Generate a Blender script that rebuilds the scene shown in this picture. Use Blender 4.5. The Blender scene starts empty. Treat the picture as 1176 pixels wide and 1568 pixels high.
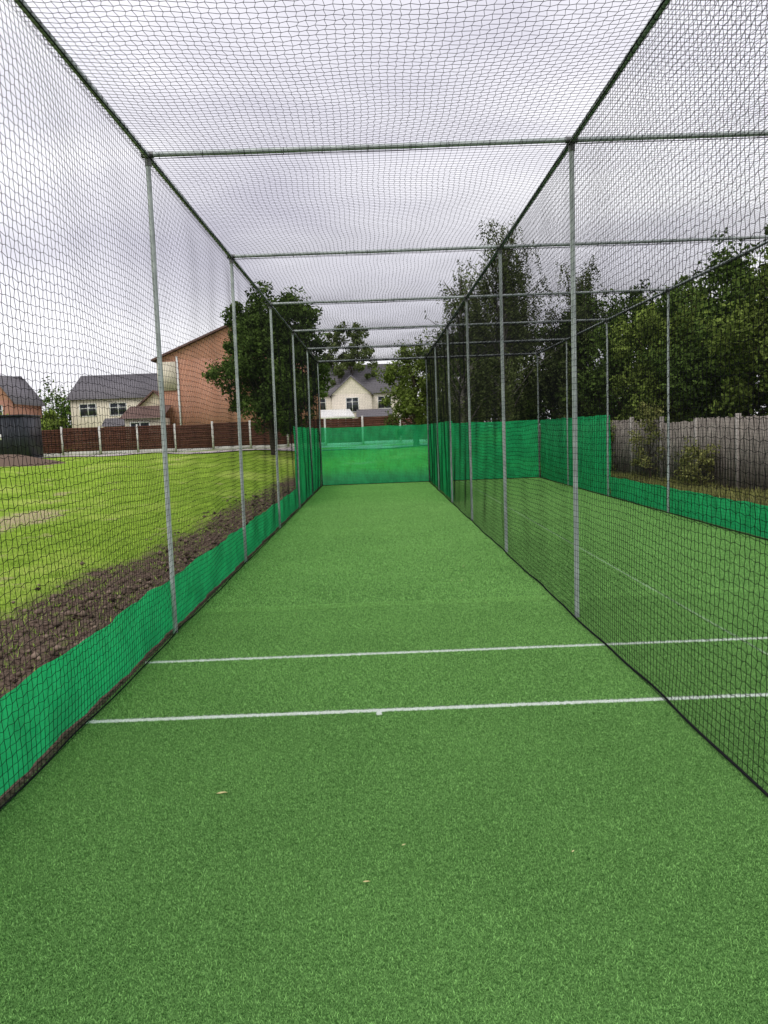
import bpy, numpy as np, math
from mathutils import Matrix, Vector
rng=np.random.default_rng(7)
XL,XR,XRR,H=-1.84,1.725,5.37,4.05
BAY=3.745
PY=[-0.80,2.945,6.69,10.41,14.17,17.89,21.63,25.48]
scene=bpy.context.scene
scene.view_settings.view_transform='Standard'
scene.view_settings.look='None'
scene.view_settings.exposure=0

# ---------------------------------------------------------------- helpers
class B:
    def __init__(s): s.v=[];s.f=[];s.n=0;s.m=[];s.t=[]
    def add(s,v,f,mat=0,tint=0.5):
        v=np.asarray(v,float).reshape(-1,3); f=np.asarray(f,int)
        s.v.append(v); s.f.append(f+s.n); s.n+=len(v)
        s.m.append(np.full(len(f),mat)); 
        s.t.append(np.broadcast_to(np.asarray(tint,float),(len(v),)).copy())
    def box(s,x0,x1,y0,y1,z0,z1,mat=0,tint=0.5):
        v=[(x,y,z) for x in(x0,x1) for y in(y0,y1) for z in(z0,z1)]
        s.add(v,[(0,1,3,2),(4,6,7,5),(0,4,5,1),(2,3,7,6),(0,2,6,4),(1,5,7,3)],mat,tint)
    def tube(s,pts,rad,sides=8,mat=0,tint=0.5,cap=True):
        pts=np.asarray(pts,float); n=len(pts); rad=np.broadcast_to(np.asarray(rad,float),(n,))
        vs=[]
        for i in range(n):
            d=pts[min(i+1,n-1)]-pts[max(i-1,0)]; d=d/(np.linalg.norm(d)+1e-9)
            a=np.array([0,0,1.]) if abs(d[2])<.9 else np.array([1.,0,0])
            u=np.cross(d,a);u/=np.linalg.norm(u);w=np.cross(d,u)
            an=np.arange(sides)*2*math.pi/sides
            vs.append(pts[i]+rad[i]*(np.cos(an)[:,None]*u+np.sin(an)[:,None]*w))
        v=np.concatenate(vs); f=[]
        for i in range(n-1):
            for k in range(sides):
                k2=(k+1)%sides
                f.append((i*sides+k,i*sides+k2,(i+1)*sides+k2,(i+1)*sides+k))
        s.add(v,f,mat,tint)
        if cap:
            s.add(vs[0],[tuple(range(sides))],mat,tint); s.add(vs[-1],[tuple(range(sides))],mat,tint)
    def mesh(s,name,mats,smooth=False):
        me=bpy.data.meshes.new(name)
        v=np.concatenate(s.v); me.vertices.add(len(v)); me.vertices.foreach_set('co',v.ravel())
        loops=np.concatenate([f.ravel() for f in s.f]); cnt=np.concatenate([np.full(len(f),f.shape[1]) for f in s.f])
        me.loops.add(len(loops)); me.loops.foreach_set('vertex_index',loops.astype(np.int32))
        st=np.concatenate([[0],np.cumsum(cnt)[:-1]])
        me.polygons.add(len(cnt)); me.polygons.foreach_set('loop_start',st.astype(np.int32))
        me.polygons.foreach_set('loop_total',cnt.astype(np.int32))
        me.polygons.foreach_set('material_index',np.concatenate(s.m).astype(np.int32))
        if smooth: me.polygons.foreach_set('use_smooth',np.ones(len(cnt),bool))
        a=me.attributes.new('tint','FLOAT','POINT'); a.data.foreach_set('value',np.concatenate(s.t))
        me.update(calc_edges=True)
        for m in mats: me.materials.append(m)
        return me
    def obj(s,name,mats,parent=None,smooth=False):
        return link(name,s.mesh(name,mats,smooth),parent)
def link(name,me,parent=None,loc=(0,0,0),scale=(1,1,1),rot=(0,0,0)):
    o=bpy.data.objects.new(name,me); scene.collection.objects.link(o)
    o.location=loc;o.scale=scale;o.rotation_euler=rot
    if parent: o.parent=parent
    return o
def empty(name):
    o=bpy.data.objects.new(name,None); scene.collection.objects.link(o); o.empty_display_size=.3; return o

class N:
    def __init__(s,name):
        s.mat=bpy.data.materials.new(name); s.mat.use_nodes=True; s.t=s.mat.node_tree; s.t.nodes.clear()
        s.out=s.t.nodes.new('ShaderNodeOutputMaterial')
    def n(s,typ,ins=None,**kw):
        nd=s.t.nodes.new(typ)
        for k,v in kw.items(): setattr(nd,k,v)
        if ins:
            for k,v in ins.items(): s.set(nd.inputs[k],v)
        return nd
    def set(s,sock,v):
        if isinstance(v,bpy.types.NodeSocket): s.t.links.new(v,sock)
        else: sock.default_value=v
    def math(s,op,a,b=0.0,c=0.0,clamp=False):
        nd=s.n('ShaderNodeMath',operation=op,use_clamp=clamp); s.set(nd.inputs[0],a); s.set(nd.inputs[1],b); s.set(nd.inputs[2],c); return nd.outputs[0]
    def pos(s):
        g=s.n('ShaderNodeNewGeometry'); return g.outputs['Position']
    def obj(s): return s.n('ShaderNodeTexCoord').outputs['Object']
    def sep(s,v):
        x=s.n('ShaderNodeSeparateXYZ',{0:v}); return x.outputs
    def noise(s,vec,scale,detail=4,rough=.55,dist=0):
        nd=s.n('ShaderNodeTexNoise',{'Vector':vec,'Scale':scale,'Detail':detail,'Roughness':rough,'Distortion':dist}); return nd.outputs[0]
    def map(s,vec,scale=(1,1,1),loc=(0,0,0),rot=(0,0,0)):
        return s.n('ShaderNodeMapping',{'Vector':vec,'Scale':scale,'Location':loc,'Rotation':rot}).outputs[0]
    def mix(s,f,a,b,blend='MIX'):
        nd=s.n('ShaderNodeMix',data_type='RGBA',blend_type=blend); s.set(nd.inputs[0],f)
        for sock,v in((nd.inputs[6],a),(nd.inputs[7],b)):
            if not isinstance(v,bpy.types.NodeSocket) and len(v)==3: v=(*v,1)
            s.set(sock,v)
        return nd.outputs[2]
    def ss(s,v,a,b):
        nd=s.n('ShaderNodeMapRange',{'Value':v,'From Min':a,'From Max':b},clamp=True,interpolation_type='SMOOTHSTEP'); return nd.outputs[0]
    def tint(s): return s.n('ShaderNodeAttribute',attribute_name='tint').outputs['Fac']
    def bump(s,h,strength=.5,dist=.02):
        return s.n('ShaderNodeBump',{'Height':h,'Strength':strength,'Distance':dist}).outputs[0]
    def bsdf(s,col,rough=.7,spec=.3,metal=0,normal=None,sheen=0):
        if not isinstance(col,bpy.types.NodeSocket) and len(col)==3: col=(*col,1)
        nd=s.n('ShaderNodeBsdfPrincipled',{'Base Color':col,'Roughness':rough,'Specular IOR Level':spec,'Metallic':metal,'Sheen Weight':sheen})
        if normal is not None: s.set(nd.inputs['Normal'],normal)
        return nd.outputs[0]
    def diff(s,col,normal=None):
        if not isinstance(col,bpy.types.NodeSocket) and len(col)==3: col=(*col,1)
        nd=s.n('ShaderNodeBsdfDiffuse',{'Color':col})
        if normal is not None: s.set(nd.inputs['Normal'],normal)
        return nd.outputs[0]
    def done(s,sh): s.t.links.new(sh,s.out.inputs[0]); return s.mat
def simple(name,c1,c2=None,scale=3,rough=.7,spec=.3,metal=0,bump=0,bd=.01,detail=5):
    m=N(name); p=m.obj(); nz=m.noise(p,scale,detail)
    col=m.mix(m.ss(nz,.3,.7),c1,c2 or tuple(x*.75 for x in c1))
    nm=m.bump(m.noise(p,scale*6,3),bump,bd) if bump else None
    return m.done(m.bsdf(col,rough,spec,metal,nm))

# ---------------------------------------------------------------- materials
def turf_mat(name,base):
    m=N(name); p=m.pos(); x,y,z=m.sep(p)
    big=m.noise(p,.7,2); mid=m.noise(p,45,2,.7)
    fine=m.noise(p,140,2,.6) if base else m.tint()
    v=m.math('ADD',m.math('MULTIPLY',fine,.95),m.math('MULTIPLY',m.math('ADD',m.math('MULTIPLY',mid,.75),m.math('MULTIPLY',big,.3)),.5))
    col=m.mix(m.ss(v,.22,1.28),(.012,.072,.012),(.47,.90,.27))
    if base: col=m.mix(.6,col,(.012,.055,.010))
    wob=m.math('MULTIPLY',m.math('SUBTRACT',m.noise(p,60,2),.5),.022)
    def band(c,hw,s): 
        d=m.math('ABSOLUTE',m.math('SUBTRACT',s,c)); return m.math('LESS_THAN',m.math('ADD',d,wob),hw)
    l=m.math('MAXIMUM',band(4.58,.023,y),band(5.80,.023,y))
    l=m.math('MULTIPLY',l,m.math('LESS_THAN',x,5.3))
    sm=m.math('MULTIPLY',band(4.535,.03,y),band(-.045,.016,x))
    lng=m.math('MULTIPLY',band(2.76,.011,x),.35)
    l=m.math('MAXIMUM',m.math('MAXIMUM',l,sm),lng)
    st=m.math('MULTIPLY',m.math('MAXIMUM',band(9.15,.006,y),band(13.2,.006,y)),.35)
    col=m.mix(st,col,(.02,.10,.02))
    col=m.mix(m.math('MULTIPLY',l,.92),col,(.80,.84,.80))
    return m.done(m.diff(col))
M_turf=turf_mat('turf_base',True); M_blade=turf_mat('turf_pile',False)

def ground_mat():
    m=N('ground_grass_soil'); p=m.pos(); x,y,z=m.sep(p)
    n1=m.noise(p,.35,4,.6); n2=m.noise(p,3.5,5,.7); n3=m.noise(p,28,4,.75)
    g=m.mix(m.ss(m.math('ADD',m.math('MULTIPLY',n2,.6),m.math('MULTIPLY',n3,.5)),.38,.72),(.12,.21,.022),(.36,.54,.07))
    g=m.mix(m.ss(n1,.48,.7),g,(.42,.53,.11))
    g=m.mix(m.math('MULTIPLY',m.ss(m.noise(p,.9,4,.7),.60,.68),.6),g,(.46,.36,.22))
    dx=m.math('DIVIDE',m.math('ADD',x,7.9),.8); dy=m.math('DIVIDE',m.math('SUBTRACT',y,16.0),3.0)
    rr=m.math('ADD',m.math('ADD',m.math('MULTIPLY',dx,dx),m.math('MULTIPLY',dy,dy)),m.math('MULTIPLY',m.math('SUBTRACT',n2,.5),3.0))
    g=m.mix(m.math('MULTIPLY',m.ss(rr,1.1,.5),.75),g,(.52,.38,.29))
    s=m.mix(m.ss(n3,.3,.7),(.05,.034,.026),(.21,.155,.12))
    s=m.mix(m.math('MULTIPLY',m.ss(m.noise(p,6,4),.56,.68),.6),s,(.16,.19,.06))
    edge=m.math('ADD',x,m.math('MULTIPLY',m.math('SUBTRACT',n2,.5),1.5))
    edge=m.math('ADD',edge,m.math('MULTIPLY',m.ss(y,12,4),.7))
    soil=m.math('MULTIPLY',m.ss(edge,-3.8,-3.2),m.ss(y,34,28))
    col=m.mix(soil,g,s)
    return m.done(m.diff(col,m.bump(m.math('ADD',n3,n2),.8,.05)))
M_ground=ground_mat()
m=N('grass_blades'); t=m.tint(); M_grassblade=m.done(m.diff(m.mix(t,(.12,.21,.03),(.44,.62,.11))))
m=N('soil_clod'); t=m.tint(); M_clod=m.done(m.diff(m.mix(t,(.045,.03,.024),(.27,.20,.155)),m.bump(m.noise(m.obj(),60,3),.6,.01)))
M_steel=simple('galvanised_steel',(.52,.57,.55),(.34,.38,.37),9,.45,.5,.1,.15,.002)
M_dsteel=simple('coupling_steel',(.22,.23,.22),(.12,.12,.12),20,.5,.5,.5)
m=N('net_twine'); M_net=m.done(m.diff((.014,.014,.016)))
m=N('black_rope'); M_rope=m.done(m.diff((.018,.018,.02)))
def fabric(name,c,trans,light,tl=.35):
    m=N(name); p=m.pos(); 
    wv=m.noise(m.map(p,(4,4,2.5)),1,5,.65); fine=m.noise(p,120,2)
    col=m.mix(m.ss(m.math('ADD',m.math('MULTIPLY',wv,.7),m.math('MULTIPLY',fine,.3)),.38,.62),tuple(a*.68 for a in c),c)
    d=m.bsdf(col,.6,.2,normal=m.bump(wv,.7,.04))
    tr=m.n('ShaderNodeBsdfTranslucent',{'Color':col}).outputs[0]
    tp=m.n('ShaderNodeBsdfTransparent',{'Color':(light[0],light[1],light[2],1)}).outputs[0]
    s1=m.n('ShaderNodeMixShader',{0:tl,1:d,2:tr}).outputs[0]
    return m.done(m.n('ShaderNodeMixShader',{0:trans,1:s1,2:tp}).outputs[0])
M_green=fabric('green_screen_mesh',(.03,.82,.27),.14,(.3,1,.5))
M_green_back=fabric('green_screen_back',(.05,.93,.32),.50,(.32,1.0,.75),.5)
M_bark=simple('bark',(.10,.08,.06),(.05,.04,.03),6,.9,.1,0,.6,.03)
M_bark_l=simple('birch_bark',(.30,.28,.25),(.07,.06,.05),5,.9,.1,0,.4,.02)
def leafmat(name,dark,light):
    m=N(name); t=m.tint(); return m.done(m.diff(m.mix(t,dark,light)))
M_leaf=leafmat('leaves_dark',(.020,.037,.011),(.13,.20,.045))
M_leaf2=leafmat('leaves_mid',(.035,.055,.014),(.25,.33,.07))
M_leaf3=leafmat('leaves_birch',(.038,.052,.022),(.20,.25,.085))
M_leaf4=leafmat('leaves_weeds',(.07,.09,.02),(.40,.40,.14))
def brick(name,a,b):
    m=N(name); p=m.obj(); x,y,z=m.sep(p)
    vec=m.n('ShaderNodeCombineXYZ',{0:m.math('ADD',x,y),1:z,2:0.0}).outputs[0]
    br=m.n('ShaderNodeTexBrick',{'Vector':vec,'Color1':(*a,1),'Color2':(*b,1),'Mortar':(.45,.40,.35,1),'Scale':1.0,'Mortar Size':.008,'Brick Width':.225,'Row Height':.075,'Bias':0.0}).outputs[0]
    col=m.mix(m.math('MULTIPLY',m.noise(p,1.2,4),.4),br,tuple(q*.7 for q in a))
    return m.done(m.diff(col))
M_brick=brick('orange_brick',(.60,.27,.16),(.48,.21,.125))
M_brick2=brick('red_brick',(.45,.19,.12),(.36,.15,.10))
M_render=simple('cream_render',(.76,.69,.56),(.66,.60,.48),1.5,.9,.1,0,.1)
M_render2=simple('pale_render',(.78,.70,.60),(.70,.63,.54),1.5,.9,.1,0,.1)
def tiles(name,a,b):
    m=N(name); p=m.obj(); x,y,z=m.sep(p)
    w=m.math('FRACT',m.math('MULTIPLY',z,4.5)); c=m.mix(m.noise(p,3,5),a,b)
    col=m.mix(m.math('MULTIPLY',m.math('LESS_THAN',w,.18),.5),c,tuple(q*.4 for q in a))
    return m.done(m.bsdf(col,.8,.2,normal=m.bump(w,.4,.02)))
M_tile=tiles('roof_tiles',(.12,.115,.13),(.19,.175,.185)); M_tile2=tiles('roof_tiles_brown',(.17,.10,.08),(.12,.08,.07))
M_white=simple('white_upvc',(.78,.78,.76),(.72,.72,.70),2,.4,.4)
m=N('window_glass'); M_glass=m.done(m.bsdf((.03,.035,.045),.08,.6))
M_conc=simple('concrete',(.60,.58,.54),(.48,.46,.42),3,.9,.1,0,.3,.01)
M_fenceb=simple('fence_brown_wood',(.125,.055,.038),(.08,.035,.025),4,.85,.1,0,.3)
m=N('weathered_fence_wood'); p=m.obj(); nz=m.noise(m.map(p,(8,8,1.2)),2,5,.7)
c=m.mix(m.ss(nz,.3,.7),(.15,.13,.115),(.43,.38,.33)); c=m.mix(m.math('MULTIPLY',m.tint(),.5),c,(.22,.19,.165)); M_fencew=m.done(m.diff(c))
M_fpost=simple('weathered_post',(.45,.41,.37),(.29,.26,.235),4,.9,.1)
M_cont=simple('container_black',(.03,.035,.045),(.018,.02,.028),3,.5,.4)
M_path=simple('paving',(.52,.46,.42),(.42,.38,.36),1.5,.9,.1,0,.2)
M_dead=simple('fallen_leaf',(.68,.62,.30),(.5,.38,.16),30,.7,.2)

# ---------------------------------------------------------------- terrain
def S(t): t=np.clip(t,0,1); return t*t*(3-2*t)
def tz(x,y):
    x=np.asarray(x,float);y=np.asarray(y,float)
    l=S((-x-3)/3); z=.95*(l*S((y-12)/34)+(1-l)*S((y-27)/19))
    out=S((-x-2.0)/.8)+S((x-5.6)/.8)+S((y-26)/1.5); out=np.clip(out,0,1)
    z=z+out*(.035*np.sin(x*1.3+y*.7)+.03*np.sin(y*1.9-x*.6))*S((60-np.abs(y))/20)
    soil=S((-x-1.9)/.4)*S((x+4.2)/.8)*S((28-y)/2)*S((y+2)/2)
    z=z+soil*(.03+.025*np.sin(x*9+np.sin(y*5)*2)*np.sin(y*7+x*3)+.02*np.sin(y*17+x*11))
    z=np.where((x>-1.87)&(x<5.5)&(y<25.65)&(y>-4),-.03,z)
    return z
def axis(segs):
    r=[np.arange(a,b,s) for a,b,s in segs]; return np.unique(np.concatenate(r).round(4))
gx=axis([(-600,-60,40),(-60,-20,4),(-20,-5,.6),(-5,-1.9,.07),(-1.88,-1.86,.1),(-1.6,5.4,.9),(5.51,5.52,.1),(5.6,12,.3),(12,60,4),(60,640,40)])
gy=axis([(-300,-20,30),(-20,0,2),(0,27,.09),(27,50,.7),(50,100,5),(100,900,40)])
GX,GY=np.meshgrid(gx,gy,indexing='ij'); GZ=tz(GX,GY)
soilm=S((-GX-1.95)/.3)*S((GX+4.0)/.6)*S((27-GY)/2)
GZ=GZ+soilm*rng.normal(0,.016,GZ.shape)
nx,ny=GX.shape; idx=np.arange(nx*ny).reshape(nx,ny)
b=B(); b.add(np.stack([GX,GY,GZ],-1),np.stack([idx[:-1,:-1],idx[1:,:-1],idx[1:,1:],idx[:-1,1:]],-1).reshape(-1,4))
b.obj('ground',[M_ground],smooth=True)
b=B(); xs=np.linspace(-30,4,60); 
for i in range(59):
    q=[]
    for xx,yy in((xs[i],41.5),(xs[i+1],41.5),(xs[i+1],45.5),(xs[i],45.5)):
        if yy<42: yy=41.5+2.2*S((-xx-9)/5)
        q.append((xx,yy,float(tz(xx,yy))+.05))
    b.add(q,[(0,1,2,3)])
b.obj('pavement',[M_path])

# ---------------------------------------------------------------- turf
turf=empty('artificial_turf')
b=B(); b.add([(XL-.0,-1.2,0),(5.46,-1.2,0),(5.46,25.6,0),(XL-.0,25.6,0)],[(0,1,2,3)]); b.obj('turf_base',[M_turf],turf)
def tile(seed,T,nb,w0,w1,h0,h1,lift=0):
    r=np.random.default_rng(seed)
    p=r.uniform(-T/2,T/2,(nb,2)); h=r.uniform(h0,h1,nb); a=r.uniform(0,2*np.pi,nb); w=r.uniform(w0,w1,nb)
    la=r.uniform(0,2*np.pi,nb); ln=r.uniform(.2,1.3,nb)*h
    base=np.c_[p,np.zeros(nb)]; d=np.c_[np.cos(a),np.sin(a),np.zeros(nb)]*w[:,None]
    tip=base+np.c_[np.cos(la)*ln,np.sin(la)*ln,h]
    v=np.stack([base-d,base+d,tip],1).reshape(-1,3); f=np.arange(nb*3).reshape(-1,3)
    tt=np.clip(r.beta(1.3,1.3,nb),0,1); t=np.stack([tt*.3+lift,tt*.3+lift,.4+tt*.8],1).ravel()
    b=B(); b.add(v,f,0,t); return b.mesh('turf_pile',[M_blade])
near=[tile(s_,.6,17000,.0009,.0018,.006,.012) for s_ in (1,2,3)]
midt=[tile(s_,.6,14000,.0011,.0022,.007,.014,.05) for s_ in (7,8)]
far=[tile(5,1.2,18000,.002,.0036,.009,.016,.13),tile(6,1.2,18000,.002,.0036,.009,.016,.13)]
r=np.random.default_rng(3)
for xx in np.arange(XL+.3,5.46-.1,.6):
    for yy in np.arange(-1.1,7.5,.6):
        if xx>1.8 and yy<2.2: continue
        src=near if yy<4.4 else midt
        link('pile_patch',src[r.integers(len(src))],turf,(min(xx,5.16),yy,0),rot=(0,0,r.integers(4)*math.pi/2))
for xx in np.arange(XL+.6,5.46-.1,1.2):
    for yy in np.arange(8.2-.2,25.6,1.2):
        link('pile_patch',far[r.integers(2)],turf,(min(xx,4.86),min(yy,25.0),0),rot=(0,0,r.integers(4)*math.pi/2))
b=B()
def pleaf(x,y,s,a):
    c,sn=math.cos(a),math.sin(a)
    pts=[(-1,0,.0),(-.35,.32,.15),(.4,.25,.2),(1,0,.05),(.4,-.25,.25),(-.35,-.3,.1)]
    b.add([(x+s*(c*p-sn*q),y+s*(sn*p+c*q),.015+s*z_*.6) for p,q,z_ in pts],[tuple(range(6))])
for (x,y,s,a) in [(-.80,3.53,.028,.1),(-.10,2.75,.015,0),(.05,3.0,.011,.5),(-1.62,2.55,.016,0),(.9,8.5,.02,.3),(1.02,9.4,.02,1.2),(.72,2.9,.010,.8)]: pleaf(x,y,s,a)
for k in range(14): pleaf(r.uniform(-1.7,1.6),r.uniform(4,20),r.uniform(.006,.012),r.uniform(0,6))
b.obj('fallen_leaves',[M_dead])

# ---------------------------------------------------------------- cage
cage=empty('cricket_net_cage')
b=B(); R=.0215
jx=[XL,XR,XRR]; lean={XL:.035,XR:0,XRR:0}
for x in jx:
    b.tube([(x+lean[x],PY[0],H),(x+lean[x],PY[-1],H)],R,12)
    for y in PY: b.tube([(x,y,-.03),(x+lean[x],y,H-R)],R,12)
for y in PY: b.tube([(XL+.03,y,H+.012),(XRR,y,H+.012)],R,12)
b.obj('steel_frame',[M_steel],cage,True)
b=B()
for x in jx:
    xx=x+lean[x]
    for y in PY:
        b.tube([(xx,y-.05,H),(xx,y+.05,H)],R+.006,12); b.tube([(xx,y,H-.08),(xx,y,H-.01)],R+.006,12)
        b.tube([(xx-.05,y,H+.012),(xx+.05,y,H+.012)],R+.0055,12)
b.obj('pipe_couplings',[M_dsteel],cage,True)
CELL=.05; TW=.0016
def netmesh(name,P,axis_n):
    b=B(); k=np.arange(3)*2*np.pi/3; nrm=np.array(axis_n,float)
    def threads(Q,side):
        A,Bn,_=Q.shape
        ring=np.stack([Q+TW*(math.cos(q)*nrm+math.sin(q)*side) for q in k],2)
        id_=np.arange(A*Bn*3).reshape(A,Bn,3)
        fs=[np.stack([id_[:,:-1,i],id_[:,:-1,(i+1)%3],id_[:,1:,(i+1)%3],id_[:,1:,i]],-1).reshape(-1,4) for i in range(3)]
        b.add(ring.reshape(-1,3),np.concatenate(fs))
    u=np.array(P[-1,0]-P[0,0]);u/=np.linalg.norm(u); v=np.array(P[0,-1]-P[0,0]);v/=np.linalg.norm(v)
    threads(P,u); threads(P.transpose(1,0,2),v)
    return b.mesh(name,[M_net])
def grid(La,Lb,seed,sag,wav):
    r=np.random.default_rng(seed)
    na=int(round(La/CELL))+1; nb_=int(round(Lb/CELL))+1
    a=np.linspace(0,La,na)[:,None]*np.ones((1,nb_)); c=np.linspace(0,Lb,nb_)[None]*np.ones((na,1))
    ua,uc=a/La,c/Lb; e=np.clip(np.minimum(np.minimum(ua,1-ua),np.minimum(uc,1-uc))*12,0,1)
    alt=((np.arange(na)[:,None]+np.arange(nb_)[None])%2*2-1)*CELL*.11
    ph=r.uniform(0,6,8)
    da=e*(.02*np.sin(uc*7+ph[0])*np.sin(ua*5+ph[1])+.008*np.sin(uc*19+ph[2]+ua*6))+alt*e+r.normal(0,CELL*.035,a.shape)*e
    dc=e*(.02*np.sin(ua*6+ph[3])*np.sin(uc*6+ph[4])+.008*np.sin(ua*17+ph[5]+uc*7))-alt*e+r.normal(0,CELL*.035,a.shape)*e
    w=sag*np.sin(np.pi*ua)**.8*np.sin(np.pi*uc)**.8+wav*e*(np.sin(ua*11+ph[6])*np.sin(uc*9+ph[7])+.6*np.sin(ua*23+uc*5))
    return a+da,c+dc,w
def wall(seed):
    y,z,w=grid(BAY,H-.02,seed,.03,.010); return netmesh('wall_netting',np.stack([w,y,z+.01],-1),(1,0,0))
def roof(seed):
    x,y,w=grid(XR-XL,BAY,seed,-.06,.006); return netmesh('roof_netting',np.stack([x,y,w-.03],-1),(0,0,1))
def endw(seed):
    x,z,w=grid(XR-XL,H-.02,seed,.03,.012); return netmesh('end_netting',np.stack([x,w,z+.01],-1),(0,1,0))
walls=[wall(11),wall(12)]; roofs=[roof(21),roof(22)]; ends=[endw(31)]
for i in range(7):
    dy=PY[i+1]-PY[i]; sy=dy/BAY
    for j,x in enumerate(jx):
        if j==2 and i<1: continue
        off=.025 if j==0 else -.025
        fl=(i+j)%4>1
        link('wall_netting',walls[(i+j)%2],cage,(x+off,PY[i+1] if fl else PY[i],0),(1 if j else 1,-sy if fl else sy,1))
    for j,(x0,x1) in enumerate(((XL,XR),(XR,XRR))):
        sx=(x1-x0)/(XR-XL); fl=(i+j)%3==1
        link('roof_netting',roofs[(i+j)%2],cage,(x1 if fl else x0,PY[i],H-.01),(-sx if fl else sx,sy,1))
for x0,x1 in((XL,XR),(XR,XRR)):
    link('end_netting',ends[0],cage,(x0,PY[-1]-.03,0),((x1-x0)/(XR-XL),1,1))
b=B()
def rope(p0,p1,r_,amp,n=120,seed=0):
    t=np.linspace(0,1,n)[:,None]; p0=np.array(p0,float);p1=np.array(p1,float)
    P=p0+(p1-p0)*t; L=np.linalg.norm(p1-p0); 
    s=amp*(np.sin(t[:,0]*L*2.1+seed)+.6*np.sin(t[:,0]*L*5.3+seed*2)); d=(p1-p0)/L
    o=np.cross(d,[0,0,1.]) if abs(d[2])<.5 else np.array([1.,0,0]); P=P+s[:,None]*o+np.array([0,0,1])*np.abs(s[:,None])*.4
    b.tube(P,r_,6)
for k,x in enumerate(jx):
    sgn=1 if k==0 else -1
    rope((x+sgn*.03,PY[0],.018),(x+sgn*.03,PY[-1],.018),.0075 if k else .005,.009,260,k+1)
    rope((x+lean[x]+sgn*.030,PY[0],H-.035),(x+lean[x]+sgn*.030,PY[-1],H-.035),.004,.006,260,k+5)
rope((XL,PY[-1]-.04,.02),(XRR,PY[-1]-.04,.02),.009,.006,80,9)
for y in PY[1:]: rope((XL,y-.02,H-.03),(XRR,y-.02,H-.03),.003,.005,120,int(y))
for x in jx:
    for y in np.arange(PY[0]+.1,PY[-1],.11):
        a=np.linspace(0,2*np.pi,9); rr=R+.003; yy=y+rng.uniform(-.03,.03)
        b.tube(np.c_[x+lean[x]+rr*np.cos(a),yy+.012*np.sin(a*.5),H-.006+rr*1.15*np.sin(a)],.0025,4,cap=False)
for y in PY[1:]:
    for x in np.arange(XL+.2,XRR-.1,.33):
        a=np.linspace(0,2*np.pi,9); rr=R+.003; xx=x+rng.uniform(-.08,.08)
        b.tube(np.c_[xx+.01*np.sin(a*.5),y+rr*np.cos(a),H+.004+rr*1.25*np.sin(a)],.0022,4,cap=False)
b.obj('edge_rope_and_lacing',[M_rope],cage,True)
def screen(p0,p1,z1,mat,seed,name,amp=.02):
    p0=np.array(p0,float);p1=np.array(p1,float); L=np.linalg.norm(p1-p0); n=int(L/.05); mz=12 if z1<1 else 22
    t=np.linspace(0,1,n)[:,None]; q=np.linspace(0,1,mz)[None]
    d=(p1-p0)/L; o=np.array([d[1],-d[0],0])
    s=t*L
    w=amp*(np.sin(s*3.1+seed+q*2)+.7*np.sin(s*7.7+seed*3-q*3)+.6*np.sin(s*15+seed+q*5+np.sin(s*4))+.35*np.sin(s*31+q*7+seed))*(0.35+.65*np.sin(np.pi*q))
    ph=np.abs(np.sin(s*math.pi/BAY*2+seed))
    top=z1-.02*ph*np.ones_like(q)+.006*np.sin(s*9+seed)
    P=np.zeros((n,mz,3)); P[...,0]=p0[0]+d[0]*s+o[0]*w; P[...,1]=p0[1]+d[1]*s+o[1]*w; P[...,2]=.012+q*top
    id_=np.arange(n*mz).reshape(n,mz)
    bb=B(); bb.add(P.reshape(-1,3),np.stack([id_[:-1,:-1],id_[1:,:-1],id_[1:,1:],id_[:-1,1:]],-1).reshape(-1,4))
    bb.obj(name,[mat],cage,True)
YT=PY[5]
screen((XL-.05,PY[0],0),(XL-.05,YT,0),.47,M_green,1,'low_green_screen',.022)
screen((XRR+.06,PY[1],0),(XRR+.06,YT,0),.47,M_green,2,'low_green_screen')
screen((XL-.05,YT,0),(XL-.05,PY[-1],0),1.9,M_green,3,'side_green_screen')
screen((XR+.05,YT,0),(XR+.05,PY[-1]-.05,0),1.9,M_green,4,'side_green_screen')
screen((XRR+.06,YT,0),(XRR+.06,PY[-1],0),1.9,M_green,5,'side_green_screen')
screen((XL-.03,PY[-1]+.06,0),(XR,PY[-1]+.06,0),1.9,M_green_back,6,'back_green_screen',.008)
screen((XR+.02,PY[-1]+.06,0),(XRR,PY[-1]+.06,0),1.9,M_green,7,'back_green_screen',.012)

# ---------------------------------------------------------------- soil clods, grass tufts
b=B(); r=np.random.default_rng(5); n=2600
ico=np.array([(0,0,1),(.9,0,.3),(.3,.85,.3),(-.7,.5,.3),(-.7,-.5,.3),(.3,-.85,.3),(0,0,-.6)])
icf=np.array([(0,1,2),(0,2,3),(0,3,4),(0,4,5),(0,5,1),(6,2,1),(6,3,2),(6,4,3),(6,5,4),(6,1,5)])
for k in range(n):
    x=-1.98-abs(r.normal(0,.9)); y=r.uniform(2.2,24)
    if x<-4.2: continue
    s=min(r.gamma(2,.011)+.006,.055); z=float(tz(x,y))
    a=r.uniform(0,6); c,sn=math.cos(a),math.sin(a)
    v=ico*r.uniform(.7,1.25,(7,3))*s; v=np.c_[v[:,0]*c-v[:,1]*sn,v[:,0]*sn+v[:,1]*c,v[:,2]*.8]
    b.add(v+[x,y,z+s*.2],icf,0,r.uniform(0,1))
b.obj('soil_clods',[M_clod])
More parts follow.
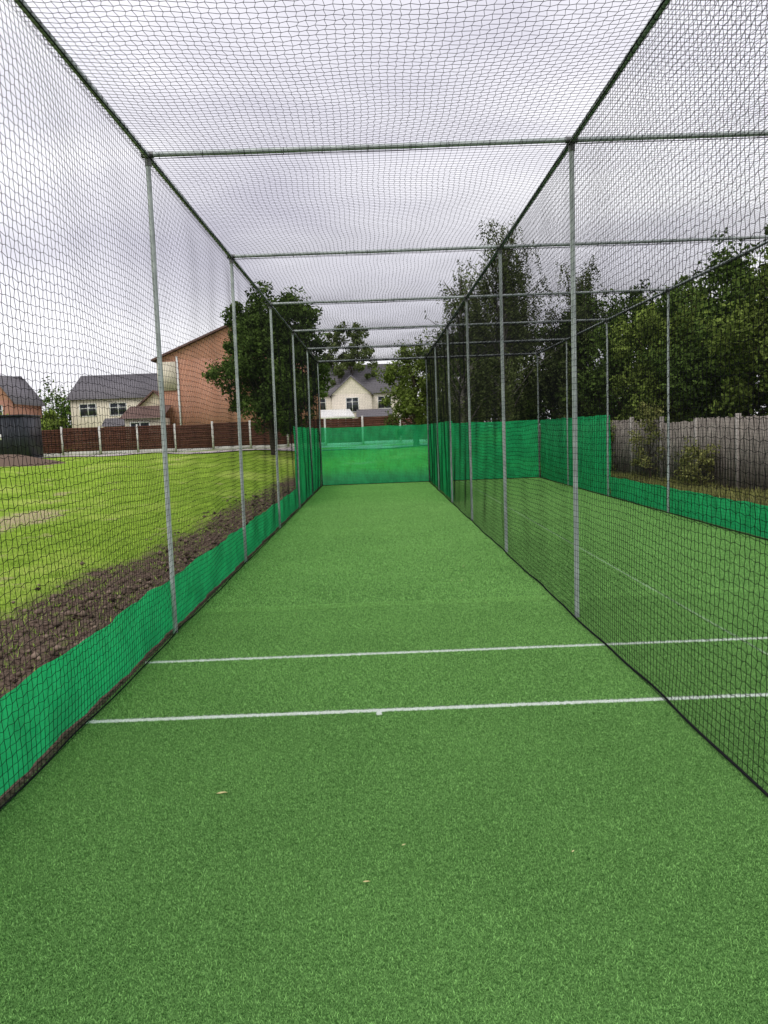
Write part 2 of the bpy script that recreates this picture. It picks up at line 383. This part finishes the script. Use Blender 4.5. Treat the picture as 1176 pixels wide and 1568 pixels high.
def blades(name,n,xf,yf,hmin,hmax,mat,wid=.006,seed=8):
    r=np.random.default_rng(seed); x=xf(r,n); y=yf(r,n); z=tz(x,y)
    h=r.uniform(hmin,hmax,n); a=r.uniform(0,2*np.pi,n); la=r.uniform(0,2*np.pi,n); ln=r.uniform(.1,.9,n)*h
    base=np.c_[x,y,z-.01]; d=np.c_[np.cos(a),np.sin(a),np.zeros(n)]*wid
    tip=base+np.c_[np.cos(la)*ln,np.sin(la)*ln,h]
    v=np.stack([base-d,base+d,tip],1).reshape(-1,3)
    bb=B(); bb.add(v,np.arange(n*3).reshape(-1,3),0,np.repeat(r.uniform(0,1,n),3)); bb.obj(name,[mat])
def gxf(r,n): return -3.6-np.abs(r.normal(0,4.2,n))
blades('grass',90000,gxf,lambda r,n:5+r.beta(1.1,1.8,n)*30,.02,.055,M_grassblade,.005)
blades('grass_tufts',14000,lambda r,n:-2.2-r.beta(2.2,1.2,n)*1.8+r.normal(0,.05,n),lambda r,n:(np.round(r.uniform(3,25,n)*2.3)/2.3+r.normal(0,.09,n)),.02,.07,M_grassblade,.004,9)
blades('weeds',26000,lambda r,n:r.uniform(5.6,8.6,n),lambda r,n:np.round(r.uniform(9,30,n)*1.6)/1.6+r.normal(0,.25,n),.04,.22,M_leaf4,.008,10)

# ---------------------------------------------------------------- trees
def leaves(b,cent,rad,per,size,r,mat=1,flat=1.0,tb=None):
    nC=len(cent)
    d=r.normal(0,1,(nC,per,3)); d/=np.linalg.norm(d,axis=2,keepdims=True)
    rr=r.uniform(.15,1,(nC,per,1))**.6*rad[:,None,None]
    P=(cent[:,None]+d*rr*np.array([1,1,flat])).reshape(-1,3); n=len(P)
    a=r.normal(0,1,(n,3)); a/=np.linalg.norm(a,axis=1,keepdims=True)
    c=np.cross(a,r.normal(0,1,(n,3))); c/=np.linalg.norm(c,axis=1,keepdims=True)
    s=(size*r.uniform(.6,1.4,n))[:,None]
    v=np.stack([P-a*s,P+c*s*.5,P+a*s,P-c*s*.5],1).reshape(-1,3)
    ct=np.repeat(r.uniform(0,.55,nC) if tb is None else tb,per)
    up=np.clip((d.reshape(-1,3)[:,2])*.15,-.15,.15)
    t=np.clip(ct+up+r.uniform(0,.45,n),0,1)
    b.add(v,np.arange(n*4).reshape(-1,4),mat,np.repeat(t,4))
def tree(name,x,y,h,w,seed,crown0=.25,n=90,per=150,size=.10,leaf=M_leaf,bark=M_bark,trunk=.18,top=.5,clump=.15):
    r=np.random.default_rng(seed); z0=float(tz(x,y)); b=B()
    pts=[np.array([0,0,-.1])]; 
    for k in range(1,7): pts.append(np.array([r.normal(0,.05*k*w/4),r.normal(0,.05*k*w/4),h*.88*k/6]))
    b.tube(pts,[trunk*(1-.14*k) for k in range(7)],8)
    cz=h*(crown0+1)/2; rz=h*(1-crown0)/2
    cent=[];
    while len(cent)<n:
        q=r.uniform(-1,1,3); l=np.linalg.norm(q)
        if l>1 or l<.35: continue
        if q[2]>0: 
            k=1-top*q[2]
            if math.hypot(q[0],q[1])>k: continue
        wob=1+.16*math.sin(3*math.atan2(q[1],q[0])+seed)+.10*math.sin(q[2]*6+seed)
        cent.append((q[0]*w/2*wob,q[1]*w/2*wob,cz+q[2]*rz))
    cent=np.array(cent); rad=r.uniform(.5,1.5,n)*clump*w
    for c in cent[::3]:
        tz_=max(.15,min(.9,(c[2]/h)-.22)); st=np.array([0,0,h*.88*tz_]); mid=(st+c)/2+np.array([0,0,-.05*h])
        b.tube([st,mid,c],[trunk*.3,trunk*.18,trunk*.05],5,cap=False)
    leaves(b,cent,rad,per,size,r)
    m=n//2; k=r.integers(0,n,m); dd=cent[k]-np.array([0,0,cz]); dd/=np.linalg.norm(dd,axis=1,keepdims=True)+1e-6
    sp=cent[k]+dd*(rad[k]*1.05)[:,None]; leaves(b,sp,rad[k]*.4,max(10,per//8),size,r)
    o=b.obj(name,[bark,leaf]); o.location=(x,y,z0); return o
def birch(name,x,y,h,w,seed,n=46,strand=16,leaf=M_leaf3):
    r=np.random.default_rng(seed); z0=float(tz(x,y)); b=B()
    pts=[(r.normal(0,.05*k),r.normal(0,.04*k),h*.97*k/8-.1) for k in range(9)]
    b.tube(pts,[.17*(1-.115*k) for k in range(9)],8)
    lc=[];lt=[]
    for k in range(n):
        t=r.uniform(.15,1); a=r.uniform(0,6.28); L=w/2*min(1,1.5*(1-t)+.28)*r.uniform(.35,1.15)
        st=np.array([pts[int(t*.8*8)][0],0,h*.97*t*.8]); e=np.array([math.cos(a)*L,math.sin(a)*L,h*(.22+.8*t)+r.normal(0,.2)])
        mid=(st+e)/2+[0,0,.35]; b.tube([st,mid,e],[.04,.022,.008],5,cap=False)
        tb=r.uniform(0,.5)
        for s in range(strand):
            q=r.uniform(.3,1.0); p=(1-q)**2*st+2*q*(1-q)*mid+q*q*e+r.normal(0,.16,3)
            dl=r.gamma(2,.38); m=max(3,int(dl/.085))
            f=np.linspace(0,1,m); out=.35*dl*np.array([math.cos(a),math.sin(a)])*r.uniform(.0,1.2)
            lc.append(np.c_[p[0]+out[0]*f+r.normal(0,.03,m),p[1]+out[1]*f+r.normal(0,.03,m),p[2]-dl*f**1.3]); lt.append(np.full(m,tb))
    P=np.concatenate(lc); leaves(b,P,np.full(len(P),.10),3,.05,r,tb=np.concatenate(lt))
    o=b.obj(name,[M_bark_l,leaf]); o.location=(x,y,z0); return o
tree('oak_tree',-5.0,38,7.9,5.2,41,.14,190,260,.085,M_leaf,clump=.105,top=.25)
birch('birch_tree',5.6,33,9.9,4.6,51,62,20)
birch('birch_tree',3.7,32,7.8,3.8,54,40,16)
birch('birch_tree',9.3,36,8.6,5.0,52,46,20)
tree('deciduous_tree',-2.6,85,12.5,6.8,61,.3,80,110,.16,M_leaf3,clump=.075,top=.3)
tree('garden_tree',2.2,42,5.8,3.1,62,.05,90,190,.075,M_leaf2,clump=.15,top=.4)
tree('garden_tree',4.3,40,6.0,3.4,63,.05,90,150,.09,M_leaf,clump=.15,top=.3)
tree('garden_tree',6.6,37,6.3,4.2,64,.03,90,160,.10,M_leaf,clump=.15,top=.3)
tree('garden_tree',9.5,36,6.8,4.2,65,.03,90,160,.10,M_leaf,clump=.15,top=.3)
k=66
for (x,y,h,w,lf) in [(10.6,31,6.7,4.2,M_leaf),(10.8,27.2,6.0,4.4,M_leaf2),(11.2,23.5,6.6,4.6,M_leaf),(11.7,20,6.1,4.6,M_leaf2),(12.3,16.5,6.6,4.8,M_leaf),(14.5,25,8.2,4.6,M_leaf),(13.2,30.5,8.0,4.8,M_leaf)]:
    tree('hedgerow_tree',x,y,h,w,k,.02,130,180,.075,lf,clump=.115,top=.22); k+=1
tree('garden_tree',-7.5,62,5.5,4.5,80,.05,70,120,.12,M_leaf,top=.3)
tree('shrub',-28.6,58,3.3,4.6,81,.0,60,110,.12,M_leaf2,top=.2,trunk=.08)
tree('shrub',-25.2,60,3.0,3.4,82,.0,50,110,.12,M_leaf2,top=.2,trunk=.08)
tree('shrub',8.0,22.5,2.3,1.3,83,.0,40,70,.035,M_leaf4,top=.2,trunk=.04)
tree('shrub',7.6,25.5,1.7,1.5,84,.0,40,90,.04,M_leaf2,top=.2,trunk=.04)
tree('shrub',8.2,19.5,1.1,1.2,85,.0,30,80,.035,M_leaf4,top=.2,trunk=.03)
for i in range(9):
    tree('distant_tree',-75+i*17+float(rng.uniform(-4,4)),130+float(rng.uniform(-10,20)),float(rng.uniform(7,10)),15,90+i,.0,50,90,.3,M_leaf,top=.3,trunk=.3,clump=.16)
b=B(); r=np.random.default_rng(33)
b.tube([(7.9,9.4,0),(7.9,9.5,3.2),(7.6,9.4,6.2),(7.2,9.2,8.6)],[.16,.13,.08,.03],8)
cs=[]
for q in range(40):
    a=r.uniform(0,6.28); l=r.uniform(.5,1.7); zz=r.uniform(4.2,8.2); st=np.array([7.7,9.4,zz-.4]); e=st+[math.cos(a)*l,math.sin(a)*l,.5]
    b.tube([st,e],[.03,.008],5,cap=False); cs.append(e); cs.append((st+e)/2)
cs=np.array(cs); leaves(b,cs,np.full(len(cs),.38),60,.035,r); o=b.obj('rowan_tree',[M_bark,M_leaf]); o.location=(.7,2.0,0)

# ---------------------------------------------------------------- fences
b=B(); y=48.0
for i,x in enumerate(np.arange(-24,6,2.32)):
    z=float(tz(x,y)); b.box(x-.06,x+.06,y-.06,y+.06,z-.2,z+1.78,1)
    x1=x+2.26; x0=x+.06
    b.box(x0,x1,y-.025,y+.025,z-.1,z+.22,1)
    for q in range(11):
        za=z+.225+q*.132; b.box(x0,x1,y-.03-(q%2)*.012,y+.012,za,za+.128,0,.5)
b.obj('panel_fence',[M_fenceb,M_conc])
b=B(); r=np.random.default_rng(12)
p0=np.array([10.75,4.0]);p1=np.array([6.6,34.0]);L=np.linalg.norm(p1-p0);d=(p1-p0)/L;nn=np.array([d[1],-d[0]])
def obox(s0,s1,w0,w1,z0,z1,mat,t):
    v=[]
    for s in(s0,s1):
        for w in(w0,w1):
            for z in(z0,z1):
                q=p0+d*s+nn*w; v.append((q[0],q[1],z))
    b.add(v,[(0,1,3,2),(4,6,7,5),(0,4,5,1),(2,3,7,6),(0,2,6,4),(1,5,7,3)],mat,t)
s=0
while s<L:
    h=1.78+r.normal(0,.03)
    obox(s-.05,s+.05,-.05,.05,-.1,h+.05,1,.5)
    q=s+.055
    while q<s+1.78:
        obox(q,q+.118-r.uniform(0,.012),-.012+r.normal(0,.003),.012,.05,h-.04+r.normal(0,.016),0,r.uniform(0,1)); q+=.122
    obox(s+.052,s+1.78,.016,.05,.35,.42,0,.2); obox(s+.052,s+1.78,.016,.05,1.35,1.42,0,.2)
    s+=1.84
b.obj('wooden_fence',[M_fencew,M_fpost])

# ---------------------------------------------------------------- container
cont=empty('storage_container')
b=B(); cx0,cx1,cy0,cy1,cz=-25.2,-19.3,42.6,45,.85
b.box(cx0,cx1,cy0,cy1,cz+.12,cz+2.45,0)
for i in range(26):
    x=cx0+.15+i*.22; b.box(x,x+.11,cy0-.03,cy0-.002,cz+.25,cz+2.3,0)
b.box(cx0-.03,cx1+.03,cy0-.05,cy1+.03,cz+2.452,cz+2.55,0); b.box(cx0-.03,cx1+.03,cy0-.05,cy1+.03,cz,cz+.118,0)
b.obj('body',[M_cont],cont)
b=B(); 
for x in (-21.4,-21.05,-20.7): b.box(x,x+.22,cy0-.045,cy0-.032,cz+1.2,cz+1.5,0)
b.obj('lettering',[M_white],cont)
b=B(); n=24; th=np.linspace(0,2*np.pi,n,endpoint=False); rings=[]
for k,q in enumerate(np.linspace(1,0.02,8)):
    rr=q*(1+.15*np.sin(th*3)+.1*np.sin(th*7)); rings.append(np.c_[-17.8+rr*np.cos(th)*2.6,37+rr*np.sin(th)*1.5,tz(-17.8,37)-.1+.6*(1-q*q)+.04*np.sin(th*5+k)])
v=np.concatenate(rings); f=[(i*n+j,i*n+(j+1)%n,(i+1)*n+(j+1)%n,(i+1)*n+j) for i in range(7) for j in range(n)]
b.add(v,f,0,.5); b.obj('soil_mound',[M_clod],smooth=True)

# ---------------------------------------------------------------- houses
def win(bf,bg,x0,x1,z0,z1,y,mull=2):
    bf.box(x0-.07,x1+.07,y-.05,y+.0,z0-.07,z0); bf.box(x0-.07,x1+.07,y-.05,y,z1,z1+.07)
    bf.box(x0-.07,x0,y-.05,y,z0,z1); bf.box(x1,x1+.07,y-.05,y,z0,z1)
    for k in range(1,mull): xx=x0+(x1-x0)*k/mull; bf.box(xx-.03,xx+.03,y-.045,y-.005,z0,z1)
    bf.box(x0,x1,y-.04,y-.006,z1-.42,z1-.37)
    bg.box(x0,x1,y-.02,y-.004,z0,z1)
def gable_x(bw,br,x0,x1,y0,y1,z0,ze,zr,mat=0,ov=.3):
    ym=(y0+y1)/2; bw.box(x0,x1,y0,y1,z0,ze,mat)
    for x in(x0,x1): bw.add([(x,y0,ze),(x,y1,ze),(x,ym,zr)],[(0,1,2)],mat)
    k=(zr-ze)/(ym-y0); t=.14
    for s in(-1,1):
        ye=y0-ov if s<0 else y1+ov; zz=ze-ov*k
        v=[(x0-ov,ye,zz+.02),(x1+ov,ye,zz+.02),(x1+ov,ym,zr+.02),(x0-ov,ym,zr+.02)]; v2=[(a,b_,c+t) for a,b_,c in v]
        br.add(v+v2,[(0,1,2,3),(4,5,6,7),(0,1,5,4),(1,2,6,5),(2,3,7,6),(3,0,4,7)])
def gable_y(bw,br,x0,x1,y0,y1,z0,ze,zr,mat=0,ov=.3):
    xm=(x0+x1)/2; bw.box(x0,x1,y0,y1,z0,ze,mat)
    for y in(y0,y1): bw.add([(x0,y,ze),(x1,y,ze),(xm,y,zr)],[(0,1,2)],mat)
    k=(zr-ze)/(xm-x0); t=.14
    for s in(-1,1):
        xe=x0-ov if s<0 else x1+ov; zz=ze-ov*k
        v=[(xe,y0-ov,zz+.02),(xe,y1+ov,zz+.02),(xm,y1+ov,zr+.02),(xm,y0-ov,zr+.02)]; v2=[(a,b_,c+t) for a,b_,c in v]
        br.add(v+v2,[(0,1,2,3),(4,5,6,7),(0,1,5,4),(1,2,6,5),(2,3,7,6),(3,0,4,7)])
def fin(h,bw,br,bf,bg,wm,rm):
    bw.obj('walls',wm,h); br.obj('roof',[rm],h); bf.obj('window_frames',[M_white],h); bg.obj('window_glass',[M_glass],h)
h=empty('brick_house'); bw,br,bf,bg=B(),B(),B(),B()
gable_y(bw,br,-14.9,-4.4,54,63,.8,7.2,9.35)
gable_y(bw,br,-17.2,-14.9,57,62,.8,4.2,5.2,1)
bf.box(-13.55,-13.43,53.9,53.99,.9,7.4)
bw.box(-14.88,-13.6,53.9,53.985,5.1,7.05,1)
bw.box(-16.6,-14.2,51.6,53.89,.8,3.2,1)
br.add([(-16.9,51.3,3.2),(-14.0,51.3,3.2),(-14.0,53.88,4.1),(-16.9,53.88,4.1)],[(0,1,2,3)])
win(bf,bg,-16.2,-15.0,1.8,2.9,51.6)
fin(h,bw,br,bf,bg,[M_brick,M_render],M_tile2)
h=empty('detached_house'); bw,br,bf,bg=B(),B(),B(),B()
gable_x(bw,br,-29.2,-18.8,75,83,.8,6.0,8.3,0)
bw.box(-25.8,-22.9,73.9,74.99,.8,3.2,1); br.add([(-26,73.7,3.2),(-22.7,73.7,3.2),(-22.7,74.98,4.0),(-26,74.98,4.0)],[(0,1,2,3)])
for x0 in(-28.3,-25.4,-22.3): win(bf,bg,x0,x0+1.5,4.3,5.4,75)
win(bf,bg,-28.3,-26.8,1.8,3.0,75); win(bf,bg,-25.2,-23.6,1.6,2.8,73.9)
fin(h,bw,br,bf,bg,[M_render,M_brick],M_tile)
h=empty('terraced_house'); bw,br,bf,bg=B(),B(),B(),B()
gable_x(bw,br,-45,-34.2,72,79,.8,5.8,8.2,0); gable_y(bw,br,-35.6,-32.4,70,76,.8,5.8,8.0,0)
win(bf,bg,-34.6,-33.4,4.2,5.3,70); win(bf,bg,-38,-36.8,4.2,5.3,72)
fin(h,bw,br,bf,bg,[M_brick2],M_tile)
h=empty('cream_house'); bw,br,bf,bg=B(),B(),B(),B()
gable_x(bw,br,-8.2,2.9,82,90,.9,6.0,9.0,0)
gable_y(bw,br,-4.4,-.3,80.4,84,.9,5.7,7.5,0,.25)
win(bf,bg,-2.9,-1.7,3.9,5.3,80.4); win(bf,bg,-6.5,-5.2,4.2,5.4,82); win(bf,bg,.4,1.7,4.2,5.4,82)
bw.box(-1.7,1.6,78.9,80.38,.9,3.3,1); br.add([(-1.9,78.6,3.3),(1.8,78.6,3.3),(1.8,80.36,4.1),(-1.9,80.36,4.1)],[(0,1,2,3)])
bf.box(-6.6,-2.2,77.0,77.1,.9,1.9); bg.box(-6.6,-2.2,77.02,77.08,1.9,3.2)
for x in np.linspace(-6.6,-2.2,7): bf.box(x-.06,x+.06,76.97,77.13,1.9,3.2)
bf.box(-6.8,-2.0,76.9,77.15,3.2,3.38)
bf.add([(-6.8,76.9,3.4),(-2.0,76.9,3.4),(-2.6,80.3,4.2),(-6.2,80.3,4.2)],[(0,1,2,3)])
fin(h,bw,br,bf,bg,[M_render2,M_brick],M_tile)

# ---------------------------------------------------------------- world, sun, camera
w=bpy.data.worlds.new('World'); scene.world=w; w.use_nodes=True; t=w.node_tree; t.nodes.clear()
def wn(ty,**k):
    n=t.nodes.new(ty)
    for a,c in k.items(): setattr(n,a,c)
    return n
EL,AZ=math.radians(52),math.radians(200)
sky=wn('ShaderNodeTexSky',sky_type='NISHITA',sun_disc=False,sun_elevation=EL,sun_rotation=AZ)
b1=wn('ShaderNodeBackground'); b1.inputs[1].default_value=.12; t.links.new(sky.outputs[0],b1.inputs[0])
tc=wn('ShaderNodeTexCoord'); mp=wn('ShaderNodeMapping'); mp.inputs['Scale'].default_value=(1.0,1.0,3.0); mp.inputs['Location'].default_value=(.9,.5,.1)
t.links.new(tc.outputs['Generated'],mp.inputs[0])
nz=wn('ShaderNodeTexNoise'); nz.inputs['Scale'].default_value=1.6; nz.inputs['Detail'].default_value=4; nz.inputs['Roughness'].default_value=.5; nz.inputs['Distortion'].default_value=.4
t.links.new(mp.outputs[0],nz.inputs['Vector'])
cr=wn('ShaderNodeValToRGB'); t.links.new(nz.outputs[0],cr.inputs[0])
e=cr.color_ramp.elements; e[0].position=.34; e[0].color=(.63,.61,.70,1); e[1].position=.60; e[1].color=(1.0,.985,1.02,1)
b2=wn('ShaderNodeBackground'); b2.inputs[1].default_value=1.22; t.links.new(cr.outputs[0],b2.inputs[0])
mx=wn('ShaderNodeMixShader'); mx.inputs[0].default_value=.92; t.links.new(b1.outputs[0],mx.inputs[1]); t.links.new(b2.outputs[0],mx.inputs[2])
o=wn('ShaderNodeOutputWorld'); t.links.new(mx.outputs[0],o.inputs[0])
sd=bpy.data.lights.new('sun','SUN'); sd.energy=1.5; sd.angle=math.radians(30); sd.color=(1,.97,.92)
so=bpy.data.objects.new('sun',sd); scene.collection.objects.link(so)
dirv=Vector((math.sin(AZ)*math.cos(EL),math.cos(AZ)*math.cos(EL),math.sin(EL))); so.rotation_euler=dirv.to_track_quat('Z','Y').to_euler()
cd=bpy.data.cameras.new('camera'); cam=bpy.data.objects.new('camera',cd); scene.collection.objects.link(cam); scene.camera=cam
cd.sensor_fit='VERTICAL'; cd.sensor_height=36; cd.lens=1179.5/1568*36; cd.clip_end=3000; cd.clip_start=.05
cam.matrix_world=Matrix.Translation((0,0,1.7))@Matrix.Rotation(-.0068,4,'Z')@Matrix.Rotation(math.pi/2-.1035,4,'X')@Matrix.Rotation(-.0378,4,'Z')
